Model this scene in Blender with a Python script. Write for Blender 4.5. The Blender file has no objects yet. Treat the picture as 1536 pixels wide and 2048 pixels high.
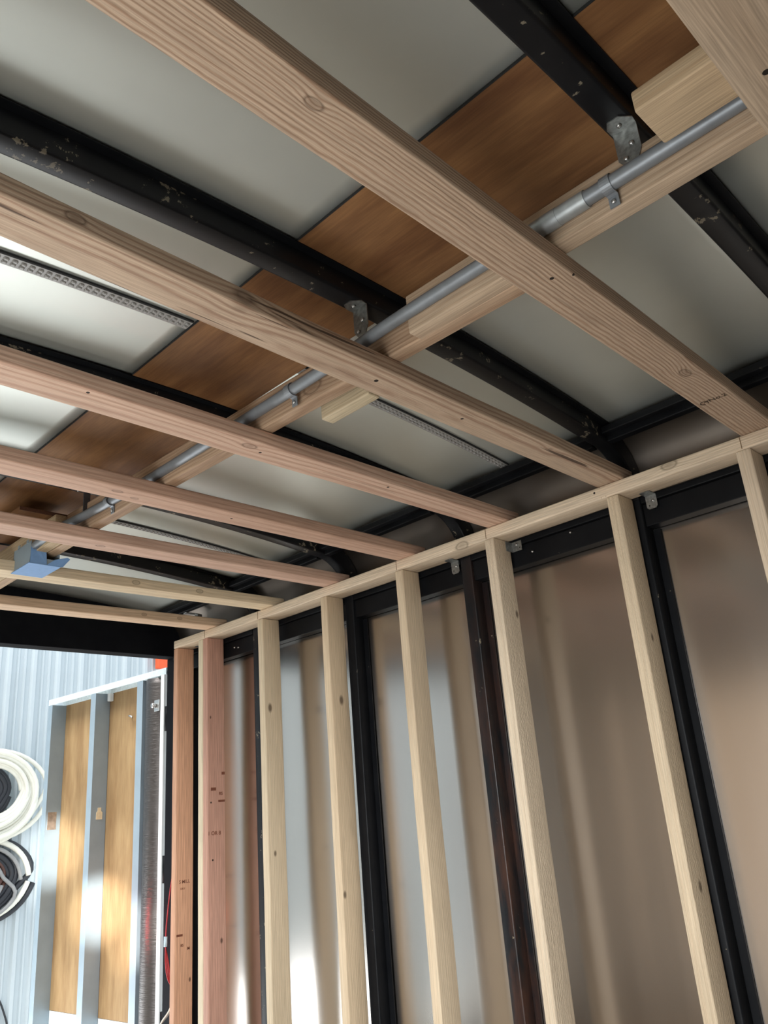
import bpy, bmesh, math, random
from mathutils import Vector, Matrix
random.seed(7)
S = bpy.context.scene
COL = S.collection
H = 2.05                      # height of the underside of the wall's top plate above the truck floor

# ------------------------------------------------------------------ camera
cam_d = bpy.data.cameras.new('camera')
cam = bpy.data.objects.new('camera', cam_d)
COL.objects.link(cam)
R_, U_, B_ = (0.70788309, -0.70208587, -0.07731084), (-0.19266922, -0.29723642, 0.9351626), (-0.67954404, -0.64709036, -0.34567897)
cam.matrix_world = Matrix(((R_[0], U_[0], B_[0], -2.0728), (R_[1], U_[1], B_[1], -3.2847), (R_[2], U_[2], B_[2], H - 0.8132), (0, 0, 0, 1)))
cam_d.sensor_fit = 'HORIZONTAL'
cam_d.sensor_width = 36
cam_d.lens = 1619.5 * 36 / 1536
cam_d.clip_start = 0.02
S.camera = cam

# ------------------------------------------------------------------ world, lights, exposure
w = bpy.data.worlds.new('world')
S.world = w
w.use_nodes = True
wn = w.node_tree.nodes
bg = wn['Background']
bg.inputs[0].default_value = (0.84, 0.93, 1.0, 1)
bg.inputs[1].default_value = 1.25


def light(name, kind, loc, energy, aim=None, color=(1, 1, 1), **kw):
    d = bpy.data.lights.new(name, kind)
    d.energy = energy
    d.color = color
    for k, v in kw.items():
        setattr(d, k, v)
    o = bpy.data.objects.new(name, d)
    COL.objects.link(o)
    o.location = (loc[0], loc[1], loc[2] + H)
    if aim:
        o.rotation_euler = (Vector(aim) - Vector(loc)).to_track_quat('-Z', 'Y').to_euler()
    return o


light('daylight', 'SUN', (-5, 0.2, 7), 3.8, (0, 0.8, 0), (1.0, 0.99, 0.97), angle=math.radians(30))
light('daylight_rear', 'AREA', (-1.0, 2.1, -2.35), 58, (-1.1, -1.0, 0.1), (0.94, 0.97, 1.0), shape='RECTANGLE', size=3.0, size_y=1.0)
light('daylight_side', 'AREA', (-3.0, -2.5, -1.6), 30, (-0.3, -1.6, -0.9), (0.97, 0.99, 1.0), shape='RECTANGLE', size=1.4, size_y=0.9)
light('skylight_left', 'AREA', (-5.0, -3.7, -0.15), 330, (0.0, -1.2, -0.9), (0.93, 0.97, 1.0), shape='RECTANGLE', size=3.0, size_y=1.5)
light('front_fill', 'AREA', (-1.0, -4.7, -0.7), 3.5, (-1.0, 0.0, -0.3), (0.97, 0.99, 1.0), shape='RECTANGLE', size=1.6, size_y=0.8)  # added fill lamp behind the camera; the front wall has no opening
light('glint_far', 'SPOT', (-1.1, -0.8, -0.75), 760, (0.046, 1.52, -0.88), (1, 0.99, 0.95), spot_size=math.radians(10), spot_blend=0.9, shadow_soft_size=0.02)  # added spots without a fixture, imitating sun glints on the door
light('glint_mid', 'SPOT', (-1.1, -0.8, -0.75), 760, (0.09, 1.02, -1.16), (1, 0.99, 0.95), spot_size=math.radians(10), spot_blend=0.9, shadow_soft_size=0.02)
light('glint_low', 'SPOT', (-1.1, -0.8, -0.75), 460, (0.17, 0.78, -1.30), (1, 0.96, 0.88), spot_size=math.radians(11), spot_blend=1.0, shadow_soft_size=0.02)
light('red_glow', 'POINT', (-0.06, 0.60, -1.24), 1.1, None, (1, 0.06, 0.08), shadow_soft_size=0.03)  # added red lamp with no fixture, tints the door's hinge cover
S.view_settings.view_transform = 'Standard'
S.view_settings.look = 'None'
S.view_settings.gamma = 1
S.view_settings.use_curve_mapping = False
S.view_settings.exposure = 0.0

# ------------------------------------------------------------------ materials


class NT:
    def __init__(self, name):
        self.m = bpy.data.materials.new(name)
        self.m.use_nodes = True
        self.t = self.m.node_tree
        self.b = self.t.nodes['Principled BSDF']

    def n(self, typ, **kw):
        x = self.t.nodes.new(typ)
        for k, v in kw.items():
            setattr(x, k, v)
        return x

    def l(self, a, b):
        self.t.links.new(a, b)

    def math(self, op, a, b=None, c=None, clamp=False):
        x = self.n('ShaderNodeMath', operation=op)
        x.use_clamp = clamp
        for i, v in enumerate((a, b, c)):
            if v is None:
                continue
            if isinstance(v, (int, float)):
                x.inputs[i].default_value = v
            else:
                self.l(v, x.inputs[i])
        return x.outputs[0]

    def coord(self, scale=(1, 1, 1), off=(0, 0, 0), src='Object'):
        tc = self.n('ShaderNodeTexCoord')
        mp = self.n('ShaderNodeMapping')
        mp.inputs['Scale'].default_value = scale
        mp.inputs['Location'].default_value = off
        self.l(tc.outputs[src], mp.inputs[0])
        return mp.outputs[0]

    def noise(self, vec, scale=1, detail=3, rough=0.55):
        x = self.n('ShaderNodeTexNoise')
        x.inputs['Scale'].default_value = scale
        x.inputs['Detail'].default_value = detail
        x.inputs['Roughness'].default_value = rough
        self.l(vec, x.inputs['Vector'])
        return x.outputs[0]

    def ramp(self, f, stops):
        x = self.n('ShaderNodeValToRGB')
        e = x.color_ramp.elements
        while len(e) < len(stops):
            e.new(0.5)
        for i, (p, c) in enumerate(stops):
            e[i].position = p
            e[i].color = tuple(c) + (1,) if len(c) == 3 else c
        self.l(f, x.inputs[0])
        return x.outputs[0]

    def mix(self, f, a, b, mode='MIX'):
        x = self.n('ShaderNodeMix', data_type='RGBA', blend_type=mode)
        for sock, v in ((x.inputs[0], f), (x.inputs[6], a), (x.inputs[7], b)):
            if isinstance(v, (int, float)):
                sock.default_value = v
            elif isinstance(v, tuple):
                sock.default_value = v + (1,) if len(v) == 3 else v
            else:
                self.l(v, sock)
        return x.outputs[2]

    def bump(self, h, strength=0.3, dist=0.002):
        x = self.n('ShaderNodeBump')
        x.inputs['Strength'].default_value = strength
        x.inputs['Distance'].default_value = dist
        self.l(h, x.inputs['Height'])
        self.l(x.outputs[0], self.b.inputs['Normal'])

    def set(self, **kw):
        for k, v in kw.items():
            s = self.b.inputs[k]
            if isinstance(v, (int, float)):
                s.default_value = v
            elif isinstance(v, tuple):
                s.default_value = v + (1,) if len(v) == 3 else v
            else:
                self.l(v, s)
        return self


def srgb(r, g, b):
    f = lambda c: (c / 255 / 12.92) if c / 255 <= 0.04045 else ((c / 255 + 0.055) / 1.055) ** 2.4
    return (f(r), f(g), f(b))


def wood(name, light_c, dark_c, pitch=0.006, pith=(0.02, 0.09), knots=(), holes=(), seed=0.0, contrast=0.55, wob=0.012, fibre=0.35, bumpy=0.25, checks=0.0, sawn=0.0):
    """Sawn softwood: long axis is the object's own X; rings round a pith line outside the board."""
    gain = 0.92 if 'pine' in name else (1.08 if 'fir_stud' in name or name[-2:] in ('_5', '_6') else (1.0 if name[-2:] in ('_2', '_3', '_4') else 0.76))
    des = lambda c: tuple(gain * (v * 0.88 + 0.12 * (0.3 * c[0] + 0.55 * c[1] + 0.15 * c[2])) for v in c)
    light_c, dark_c = des(light_c), des(dark_c)
    k = NT(name)
    P = k.coord(off=(seed, 0, 0))
    raw = k.coord()
    sx = k.n('ShaderNodeSeparateXYZ')
    k.l(raw, sx.inputs[0])
    n1 = k.noise(k.coord((1.1, 9, 9), (seed * 3, seed, 0)), 1.0, 3)
    n2 = k.noise(k.coord((16, 55, 55), (seed, 2, 1)), 1.0, 3)
    dy = k.math('SUBTRACT', sx.outputs[1], pith[0])
    dz = k.math('SUBTRACT', sx.outputs[2], pith[1])
    r = k.math('SQRT', k.math('ADD', k.math('MULTIPLY', dy, dy), k.math('MULTIPLY', dz, dz)))
    r = k.math('ADD', r, k.math('MULTIPLY', n1, wob * 2))
    r = k.math('ADD', r, k.math('MULTIPLY', n2, 0.0034))
    core = None
    for (kx, ky, kz, kr) in knots:
        d = k.n('ShaderNodeVectorMath', operation='SUBTRACT')
        k.l(raw, d.inputs[0])
        d.inputs[1].default_value = (kx, ky, kz)
        sc = k.n('ShaderNodeVectorMath', operation='MULTIPLY')
        k.l(d.outputs[0], sc.inputs[0])
        sc.inputs[1].default_value = (0.55, 1, 1)
        ln = k.n('ShaderNodeVectorMath', operation='LENGTH')
        k.l(sc.outputs[0], ln.inputs[0])
        q = k.math('DIVIDE', ln.outputs['Value'], kr)
        infl = k.math('DIVIDE', 1.0, k.math('ADD', 1.0, k.math('MULTIPLY', q, k.math('MULTIPLY', q, 0.5))))
        r = k.math('ADD', r, k.math('MULTIPLY', infl, kr * 0.8))
        rim = k.math('SUBTRACT', 1.0, k.math('MULTIPLY', k.math('ABSOLUTE', k.math('SUBTRACT', q, 0.85)), 3.5), clamp=True)
        inn = k.math('MULTIPLY', k.math('SUBTRACT', 1.3, q, clamp=True), 1.6 if 'stud' in name else 0.45)
        c = k.math('MAXIMUM', k.math('MULTIPLY', rim, 0.8), inn)
        core = c if core is None else k.math('MAXIMUM', core, c)
    s = k.math('SINE', k.math('MULTIPLY', r, 2 * math.pi / pitch))
    s = k.math('MULTIPLY_ADD', s, 0.5, 0.5)
    s = k.math('POWER', s, 2.2)
    amt = k.math('MULTIPLY', s, contrast)
    col = k.mix(amt, light_c, dark_c)
    f = k.noise(k.coord((9, 420, 420), (seed, 0, 0)), 1.0, 2)
    fb = k.ramp(f, [(0.3, (1 - fibre,) * 3), (0.7, (1 + fibre * 0.4,) * 3)])
    col = k.mix(0.8, col, fb, 'MULTIPLY')
    big = k.noise(k.coord((0.9, 6, 6), (seed * 5, 0, 3)), 1.0, 2)
    col = k.mix(0.5, col, k.ramp(big, [(0.3, (0.78, 0.74, 0.7)), (0.7, (1.12, 1.12, 1.12))]), 'MULTIPLY')
    if core is not None:
        col = k.mix(k.math('MULTIPLY', core, 0.85), col, tuple(c * 0.3 for c in dark_c))
    if checks:
        ck = k.noise(k.coord((3.0, 75, 75), (seed * 2, 4, 1)), 1.0, 2, 0.5)
        col = k.mix(k.math('MULTIPLY', k.ramp(ck, [(0.66, (0, 0, 0)), (0.70, (1, 1, 1))]), checks), col, tuple(c * 0.22 for c in dark_c))
    hole = None
    for (kx, ky, kz, kr) in holes:
        d = k.n('ShaderNodeVectorMath', operation='DISTANCE')
        k.l(raw, d.inputs[0])
        d.inputs[1].default_value = (kx, ky, kz)
        h = k.math('LESS_THAN', d.outputs['Value'], kr)
        hole = h if hole is None else k.math('MAXIMUM', hole, h)
    if hole is not None:
        col = k.mix(hole, col, (0.015, 0.01, 0.007))
    k.set(**{'Base Color': col, 'Roughness': 0.62, 'Specular IOR Level': 0.28})
    hgt = k.math('ADD', k.math('MULTIPLY', s, 0.6), f)
    if sawn:
        hgt = k.math('ADD', hgt, k.math('MULTIPLY', k.noise(k.coord((70, 210, 210), (seed, 1, 6)), 1.0, 3, 0.6), sawn * 6))
    k.bump(hgt, bumpy, 0.0012)
    return k.m


def plain(name, c, rough=0.5, metal=0.0, nscale=30, namt=0.12, bump=0.05, spec=0.5):
    k = NT(name)
    n = k.noise(k.coord(), nscale, 4)
    col = k.mix(1.0, c, k.ramp(n, [(0.3, (1 - namt,) * 3), (0.7, (1 + namt,) * 3)]), 'MULTIPLY')
    k.set(**{'Base Color': col, 'Roughness': rough, 'Metallic': metal, 'Specular IOR Level': spec})
    if bump:
        k.bump(n, bump, 0.001)
    return k.m


def black_paint(name, rust=0.0, chips=0.62, base=(0.006, 0.0065, 0.008), spec=(0.38, 0.3)):
    k = NT(name)
    P = k.coord()
    n = k.noise(P, 9, 5, 0.7)
    n2 = k.noise(k.coord(off=(3, 5, 1)), 42, 4, 0.7)
    col = k.mix(0.4, base, k.ramp(n, [(0.3, (0.004, 0.0045, 0.006)), (0.75, (0.016, 0.017, 0.019))]))
    if rust:
        rr = k.math('MULTIPLY', k.ramp(k.noise(k.coord((6, 6, 1.2)), 2.5, 5, 0.7), [(0.42, (0, 0, 0)), (0.62, (1, 1, 1))]), rust)
        zz = k.n('ShaderNodeSeparateXYZ')
        k.l(P, zz.inputs[0])
        rr = k.math('MULTIPLY', rr, k.math('MULTIPLY_ADD', zz.outputs[2], -0.75, 1.75, clamp=True))
        col = k.mix(rr, col, srgb(66, 42, 32))
    ch = k.ramp(k.math('MULTIPLY', n, n2), [(chips * 0.62, (0, 0, 0)), (chips * 0.62 + 0.02, (1, 1, 1))])
    col = k.mix(k.math('MULTIPLY', ch, 0.6), col, srgb(150, 140, 120))
    k.set(**{'Base Color': col, 'Roughness': spec[0], 'Specular IOR Level': spec[1]})
    k.bump(n2, 0.12, 0.001)
    return k.m


def aluminium(name, c, rough, streak=0.5, wave=0.0, metal=1.0):
    k = NT(name)
    n = k.noise(k.coord((60, 60, 1.2)), 1.0, 4, 0.6)
    n2 = k.noise(k.coord((2, 2, 0.6), (4, 1, 2)), 1.0, 2)
    col = k.mix(0.6, c, k.ramp(n2, [(0.3, tuple(x * 0.86 for x in c)), (0.7, tuple(min(1, x * 1.1) for x in c))]))
    rr = k.math('MULTIPLY_ADD', n, 0.12 * streak, rough)
    k.set(**{'Base Color': col, 'Roughness': rr, 'Metallic': metal})
    h = k.math('ADD', k.math('MULTIPLY', n, 0.02 * streak), k.math('MULTIPLY', k.noise(k.coord((7, 7, 0.8), (1, 7, 0)), 1.0, 1), wave))
    k.bump(h, 0.5, 0.01)
    return k.m


def plywood(name, light_c, dark_c, axis='Y', seed=0.0):
    k = NT(name)
    sc = {'X': (2.6, 13, 13), 'Y': (13, 2.6, 13), 'Z': (13, 13, 2.6)}[axis]
    sf = {'X': (8, 300, 300), 'Y': (300, 8, 300), 'Z': (300, 300, 8)}[axis]
    n = k.noise(k.coord(sc, (seed, seed * 2, seed)), 1.0, 4, 0.6)
    f = k.noise(k.coord(sf), 1.0, 2)
    b = k.noise(k.coord((2, 2, 2), (seed, 0, 0)), 1.6, 2)
    col = k.mix(k.ramp(n, [(0.3, (0, 0, 0)), (0.75, (1, 1, 1))]), light_c, dark_c)
    col = k.mix(0.45, col, k.ramp(f, [(0.3, (0.7, 0.7, 0.7)), (0.7, (1.15, 1.15, 1.15))]), 'MULTIPLY')
    col = k.mix(0.5, col, k.ramp(b, [(0.3, (0.7, 0.68, 0.66)), (0.7, (1.15, 1.15, 1.15))]), 'MULTIPLY')
    k.set(**{'Base Color': col, 'Roughness': 0.6, 'Specular IOR Level': 0.25})
    k.bump(f, 0.15, 0.001)
    return k.m


TAN_L, TAN_D = srgb(214, 184, 152), srgb(176, 138, 104)
PINK_L, PINK_D = srgb(220, 184, 158), srgb(182, 134, 108)
PALE_L, PALE_D = srgb(232, 210, 180), srgb(206, 176, 140)
RED_L, RED_D = srgb(176, 116, 82), srgb(146, 88, 60)
M_black = black_paint('black_enamel', spec=(0.45, 0.14), chips=0.68, base=(0.004, 0.0045, 0.0055))
M_frame = black_paint('black_frame', spec=(0.7, 0.1), chips=0.9, base=(0.003, 0.0035, 0.006))
M_rib = black_paint('black_enamel_chipped', chips=0.56)
M_rust = black_paint('black_enamel_rusty', rust=0.9)
M_skin = aluminium('brushed_aluminium', srgb(200, 193, 186), 0.2, 0.2, 0.3)
M_cove = aluminium('dull_aluminium', srgb(120, 112, 104), 0.42, 0.5, 0.3)
M_galv = plain('galvanised_steel', srgb(152, 168, 178), 0.42, 0.3, 9, 0.06, 0.02)
M_zinc = plain('zinc_bracket', srgb(150, 152, 150), 0.45, 0.9, 120, 0.3, 0.05)
M_screw = plain('screw_steel', srgb(200, 200, 198), 0.3, 0.95, 60, 0.1, 0)
M_emt = plain('conduit_steel', srgb(136, 141, 146), 0.48, 0.45, 40, 0.08, 0.02)
M_roofpaint = plain('roof_liner_grey', srgb(206, 210, 203), 0.4, 0.72, 5, 0.03, 0.06, 0.5)
M_seam = plain('seam_metal', srgb(140, 138, 134), 0.36, 0.0, 40, 0.06, 0.02, 0.6)
M_dark = plain('dark_gap', (0.01, 0.01, 0.01), 0.8, 0, 10, 0.1, 0)
M_ply = plywood('brown_plywood', srgb(146, 106, 68), srgb(92, 58, 35), 'Y', 0.0)
M_plydoor = plywood('door_plywood', srgb(172, 144, 104), srgb(134, 104, 70), 'Z', 3.0)
M_plyedge = plain('plywood_edge', srgb(84, 52, 34), 0.7, 0, 200, 0.3, 0)
M_white = plain('white_paint', srgb(232, 238, 238), 0.4, 0, 20, 0.04, 0.02)
M_tape = plain('blue_masking_tape', srgb(120, 160, 208), 0.6, 0, 60, 0.06, 0.05)
M_siding = plain('siding_white', srgb(198, 208, 213), 0.42, 0.0, 3, 0.03, 0)
M_orange = plain('orange_plastic', srgb(240, 96, 52), 0.5, 0, 20, 0.05, 0)
M_hose = plain('white_hose', srgb(232, 230, 218), 0.4, 0, 20, 0.04, 0)
M_cable = plain('black_rubber', srgb(42, 44, 50), 0.5, 0, 20, 0.1, 0)
M_cablegrey = plain('grey_cable', srgb(150, 150, 150), 0.5, 0, 20, 0.1, 0)
M_brown = plain('brown_cable', srgb(92, 60, 50), 0.5, 0, 20, 0.1, 0)
M_redwire = plain('red_wire', srgb(170, 40, 44), 0.45, 0, 20, 0.05, 0)
M_ink = plain('stamp_ink', srgb(70, 54, 38), 0.8, 0, 900, 0.5, 0)
M_inkfaint = plain('stamp_ink_faint', srgb(112, 64, 44), 0.8, 0, 900, 0.5, 0)
M_pencil = plain('pencil_line', srgb(120, 92, 60), 0.8, 0, 300, 0.3, 0)
M_floor = plywood('floor_plywood', srgb(112, 96, 78), srgb(92, 76, 60), 'Y', 5.0)
M_ground = plain('concrete_ground', srgb(226, 223, 216), 0.85, 0, 6, 0.08, 0.1)
M_left = plywood('left_wall_board', srgb(178, 166, 150), srgb(150, 138, 124), 'Z', 8.0)
M_hedge = plain('hedge_leaves', srgb(110, 150, 70), 0.8, 0, 14, 0.5, 0.3)

# foil-like crinkled cover on the door's hinge side
k = NT('crinkled_foil')
cn = k.noise(k.coord((6, 6, 90)), 1.0, 5, 0.7)
k.set(**{'Base Color': srgb(96, 92, 90), 'Roughness': 0.36, 'Metallic': 0.9})
k.bump(cn, 0.55, 0.006)
M_foil = k.m

# ------------------------------------------------------------------ mesh helpers


def link(name, bm, mat, parent=None, smooth=False):
    me = bpy.data.meshes.new(name)
    bm.normal_update()
    bm.to_mesh(me)
    bm.free()
    for m in (mat if isinstance(mat, (list, tuple)) else [mat]):
        me.materials.append(m)
    if smooth:
        for p in me.polygons:
            p.use_smooth = True
    o = bpy.data.objects.new(name, me)
    COL.objects.link(o)
    if parent:
        o.parent = parent
    return o


def tag(o, label=None, cat=None, group=None, kind=None):
    if label:
        o['label'] = label
    if cat:
        o['category'] = cat
    if group:
        o['group'] = group
    if kind:
        o['kind'] = kind
    return o


def empty(name, loc, rz=0.0, parent=None):
    o = bpy.data.objects.new(name, None)
    o.empty_display_size = 0.1
    COL.objects.link(o)
    o.location = (loc[0], loc[1], loc[2] + H)
    o.rotation_euler = (0, 0, rz)
    return o


def box_bm(x0, x1, y0, y1, z0, z1, bev=0.0, seg=2, bm=None):
    b = bmesh.new()
    bmesh.ops.create_cube(b, size=1)
    bmesh.ops.scale(b, vec=(x1 - x0, y1 - y0, z1 - z0), verts=b.verts)
    bmesh.ops.translate(b, vec=((x0 + x1) / 2, (y0 + y1) / 2, (z0 + z1) / 2), verts=b.verts)
    if bev:
        bmesh.ops.bevel(b, geom=list(b.edges), offset=bev, segments=seg, profile=0.5, affect='EDGES')
    if bm is None:
        return b
    merge(bm, b)
    return bm


def merge(dst, src):
    me = bpy.data.meshes.new('tmp')
    src.to_mesh(me)
    src.free()
    dst.from_mesh(me)
    bpy.data.meshes.remove(me)


def wbox(name, x0, x1, y0, y1, z0, z1, mat, parent=None, bev=0.0, smooth=False):
    """box in plate coordinates (z measured from the plate's underside), world-space mesh for top-level
    or local to the parent when a parent is given"""
    if parent:
        return link(name, box_bm(x0, x1, y0, y1, z0, z1, bev), mat, parent, smooth)
    cx, cy = (x0 + x1) / 2, (y0 + y1) / 2
    o = link(name, box_bm(x0 - cx, x1 - cx, y0 - cy, y1 - cy, 0, z1 - z0, bev), mat)
    o.location = (cx, cy, z0 + H)
    return o


def board(name, axis, x0, x1, y0, y1, z0, z1, mat, rz=0.0, bev=0.004, warp=0.0008, parent=None, pivot=None, seed=1):
    """Lumber whose local X runs along its length."""
    L = {'x': x1 - x0, 'y': y1 - y0, 'z': z1 - z0}[axis]
    if axis == 'x':
        wy, wz = y1 - y0, z1 - z0
        rot = Matrix.Identity(4)
    elif axis == 'y':
        wy, wz = x1 - x0, z1 - z0
        rot = Matrix.Rotation(math.pi / 2, 4, 'Z')
    else:
        wy, wz = y1 - y0, x1 - x0
        rot = Matrix.Rotation(-math.pi / 2, 4, 'Y')
    b = box_bm(-L / 2, L / 2, -wy / 2, wy / 2, -wz / 2, wz / 2)
    bmesh.ops.bevel(b, geom=list(b.edges), offset=bev, segments=3, profile=0.5, affect='EDGES')
    n = max(2, int(L / 0.12))
    for i in range(1, n):
        x = -L / 2 + L * i / n
        g = list(b.verts) + list(b.edges) + list(b.faces)
        bmesh.ops.bisect_plane(b, geom=g, plane_co=(x, 0, 0), plane_no=(1, 0, 0))
    rnd = random.Random(seed)
    p1, p2, p3 = (rnd.uniform(0, 6.28) for _ in range(3))
    for v in b.verts:
        v.co.y += warp * (math.sin(v.co.x * 5 + p1) + 0.5 * math.sin(v.co.x * 13 + p2))
        v.co.z += warp * 0.5 * math.sin(v.co.x * 7 + p3)
    o = link(name, b, mat, parent)
    for p in o.data.polygons:
        p.use_smooth = True
    o.data.set_sharp_from_angle(angle=math.radians(50)) if hasattr(o.data, 'set_sharp_from_angle') else None
    c = Vector(((x0 + x1) / 2, (y0 + y1) / 2, (z0 + z1) / 2 + (0 if parent else H)))
    if rz and pivot:
        pv = Vector((pivot[0], pivot[1], c.z))
        c = pv + Matrix.Rotation(rz, 4, 'Z') @ (c - pv)
    o.matrix_world = Matrix.Translation(c) @ Matrix.Rotation(rz, 4, 'Z') @ rot
    return o


def cyl_bm(p0, p1, r, seg=20, bm=None, caps=True, r2=None):
    p0, p1 = Vector(p0), Vector(p1)
    d = p1 - p0
    b = bmesh.new()
    bmesh.ops.create_cone(b, cap_ends=caps, segments=seg, radius1=r, radius2=r if r2 is None else r2, depth=d.length)
    m = Matrix.Translation((p0 + p1) / 2) @ d.to_track_quat('Z', 'Y').to_matrix().to_4x4()
    bmesh.ops.transform(b, matrix=m, verts=b.verts)
    if bm is None:
        return b
    merge(bm, b)
    return bm


def tube_bm(pts, r, seg=8, bm=None, closed=False):
    """tube through a polyline by parallel transport"""
    b = bmesh.new() if bm is None else bm
    pts = [Vector(p) for p in pts]
    n = len(pts)
    prev = None
    up = None
    rings = []
    for i, p in enumerate(pts):
        t = (pts[min(i + 1, n - 1)] - pts[max(i - 1, 0)]).normalized()
        if up is None:
            a = Vector((0, 0, 1)) if abs(t.z) < 0.9 else Vector((1, 0, 0))
            up = (a - t * a.dot(t)).normalized()
        else:
            up = (up - t * up.dot(t)).normalized()
        s = t.cross(up)
        rr = r(i / (n - 1)) if callable(r) else r
        ring = [b.verts.new(p + (up * math.cos(a) + s * math.sin(a)) * rr) for a in (2 * math.pi * j / seg for j in range(seg))]
        if prev:
            for j in range(seg):
                b.faces.new((prev[j], prev[(j + 1) % seg], ring[(j + 1) % seg], ring[j]))
        else:
            b.faces.new(ring[::-1])
        prev = ring
    b.faces.new(prev)
    return b


def smooth_path(pts, n=8):
    """Catmull-Rom through the points"""
    P = [Vector(p) for p in pts]
    P = [P[0] * 2 - P[1]] + P + [P[-1] * 2 - P[-2]]
    out = []
    for i in range(1, len(P) - 2):
        for j in range(n):
            t = j / n
            a, b_, c, d = P[i - 1], P[i], P[i + 1], P[i + 2]
            out.append(0.5 * ((2 * b_) + (c - a) * t + (2 * a - 5 * b_ + 4 * c - d) * t * t + (3 * b_ - a - 3 * c + d) * t ** 3))
    out.append(P[-2])
    return out


def prism_bm(poly, axis, a0, a1, bm=None):
    """extrude a 2-D outline along an axis; 'y': outline is (x,z); 'x': (y,z); 'z': (x,y)"""
    b = bmesh.new() if bm is None else bm
    f = {'y': lambda p, t: (p[0], t, p[1]), 'x': lambda p, t: (t, p[0], p[1]), 'z': lambda p, t: (p[0], p[1], t)}[axis]
    v0 = [b.verts.new(f(p, a0)) for p in poly]
    v1 = [b.verts.new(f(p, a1)) for p in poly]
    n = len(poly)
    b.faces.new(v0[::-1])
    b.faces.new(v1)
    for i in range(n):
        b.faces.new((v0[i], v0[(i + 1) % n], v1[(i + 1) % n], v1[i]))
    bmesh.ops.recalc_face_normals(b, faces=b.faces)
    return b


def text_mesh(name, body, size, mat, parent, M, extrude=0.0004, sx=1.0):
    cu = bpy.data.curves.new(name, 'FONT')
    cu.body = body
    cu.size = size
    cu.align_x = 'CENTER'
    cu.align_y = 'CENTER'
    cu.extrude = extrude
    cu.offset = size * 0.012
    t = bpy.data.objects.new('tmp', cu)
    COL.objects.link(t)
    bpy.context.view_layer.update()
    me = bpy.data.meshes.new_from_object(t.evaluated_get(bpy.context.evaluated_depsgraph_get()))
    bpy.data.objects.remove(t)
    me.transform(Matrix.Diagonal((sx, 1, 1, 1)))
    me.materials.clear()
    me.materials.append(mat)
    o = bpy.data.objects.new(name, me)
    COL.objects.link(o)
    o.parent = parent
    o.matrix_local = M
    return o


# ------------------------------------------------------------------ shell of the truck body
XC = -1.05


def ceil_z(x):
    return 0.265 - 0.055 * (x - XC) ** 2


POSTS = [-2.86, -2.22, -1.565, -0.955, -0.335]     # far edge of each steel post / roof bow
RW = 0.048
SK = 0.155                                         # aluminium skin plane
XL = 2 * XC - SK                                   # left skin
FZ = -H
YF, YR = -4.9, 0.34

fl = wbox('floor', XL, SK, YF, 0.42, FZ - 0.04, FZ, M_floor)
tag(fl, kind='structure')

# right wall: one aluminium panel per bay, gently bowed
wr = empty('wall_right', (SK, -2.0, FZ))
tag(wr, 'aluminium skinned right wall of the truck body', kind='structure')
edges = [YF] + [p - RW / 2 for p in POSTS] + [YR + 0.1]


def bowed_panel(y0, y1, z0, z1, amp, ph):
    b = bmesh.new()
    nu, nv = 22, 14
    vs = []
    for j in range(nv + 1):
        row = []
        for i in range(nu + 1):
            u, v = i / nu, j / nv
            e = (4 * u * (1 - u)) ** 0.7
            x = amp * e * (0.75 + 0.25 * math.sin(v * 5 + ph)) + 0.0012 * e * math.sin(u * 9 + v * 4 + ph)
            row.append(b.verts.new((x, y0 + (y1 - y0) * u + 2.0, z0 + (z1 - z0) * v)))
        vs.append(row)
    for j in range(nv):
        for i in range(nu):
            b.faces.new((vs[j][i], vs[j + 1][i], vs[j + 1][i + 1], vs[j][i + 1]))
    return b


for i in range(len(edges) - 1):
    o = link('panel', bowed_panel(edges[i], edges[i + 1], 0, H + 0.03, 0.006 + 0.002 * (i % 2), i * 1.7), M_skin, wr, True)

# rear wall: header and jambs round the door opening
rear = empty('wall_rear', (XC, 0.38, FZ))
tag(rear, kind='structure')
wbox('header', XL - XC, SK - XC, -0.04, 0.04, H + 0.002, H + 0.34, M_frame, rear, 0.003)
wbox('jamb', 0.115 - XC, SK - XC, -0.04, 0.04, 0, H + 0.002, M_frame, rear, 0.003)
wbox('jamb', XL - XC, 2 * XC - 0.115 - XC, -0.04, 0.04, 0, H + 0.002, M_frame, rear, 0.003)

wbox('corner_filler', 0.1 - XC, SK - 0.002 - XC, -0.20, -0.0405, 0, H - 0.09, M_frame, rear, 0.003)  # added black filler, covers over-bright skin in the gap by the end stud

# left wall with a service window
wl = empty('wall_left', (XL, -2, FZ))
tag(wl, kind='structure')
W0, W1, WZ0, WZ1 = -3.2, -0.8, 0.15, 1.75
for y0, y1, z0, z1 in ((YF, W0, 0, H + 0.03), (W1, 0.42, 0, H + 0.03), (W0, W1, 0, WZ0), (W0, W1, WZ1, H + 0.03)):
    wbox('panel', -0.02, 0.0, y0 + 2, y1 + 2, z0, z1, M_left, wl)
wf = wbox('wall_front', XL, SK, YF - 0.04, YF, FZ, 0.35, M_left)
tag(wf, kind='structure')

# ceiling: grey panels either side of a plywood strip, seams, coves
ce = empty('ceiling', (XC, -2, 0))
tag(ce, 'curved truck roof of grey sheets with a brown plywood strip', kind='structure')
PX0, PX1 = -1.205, -0.885


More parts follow.
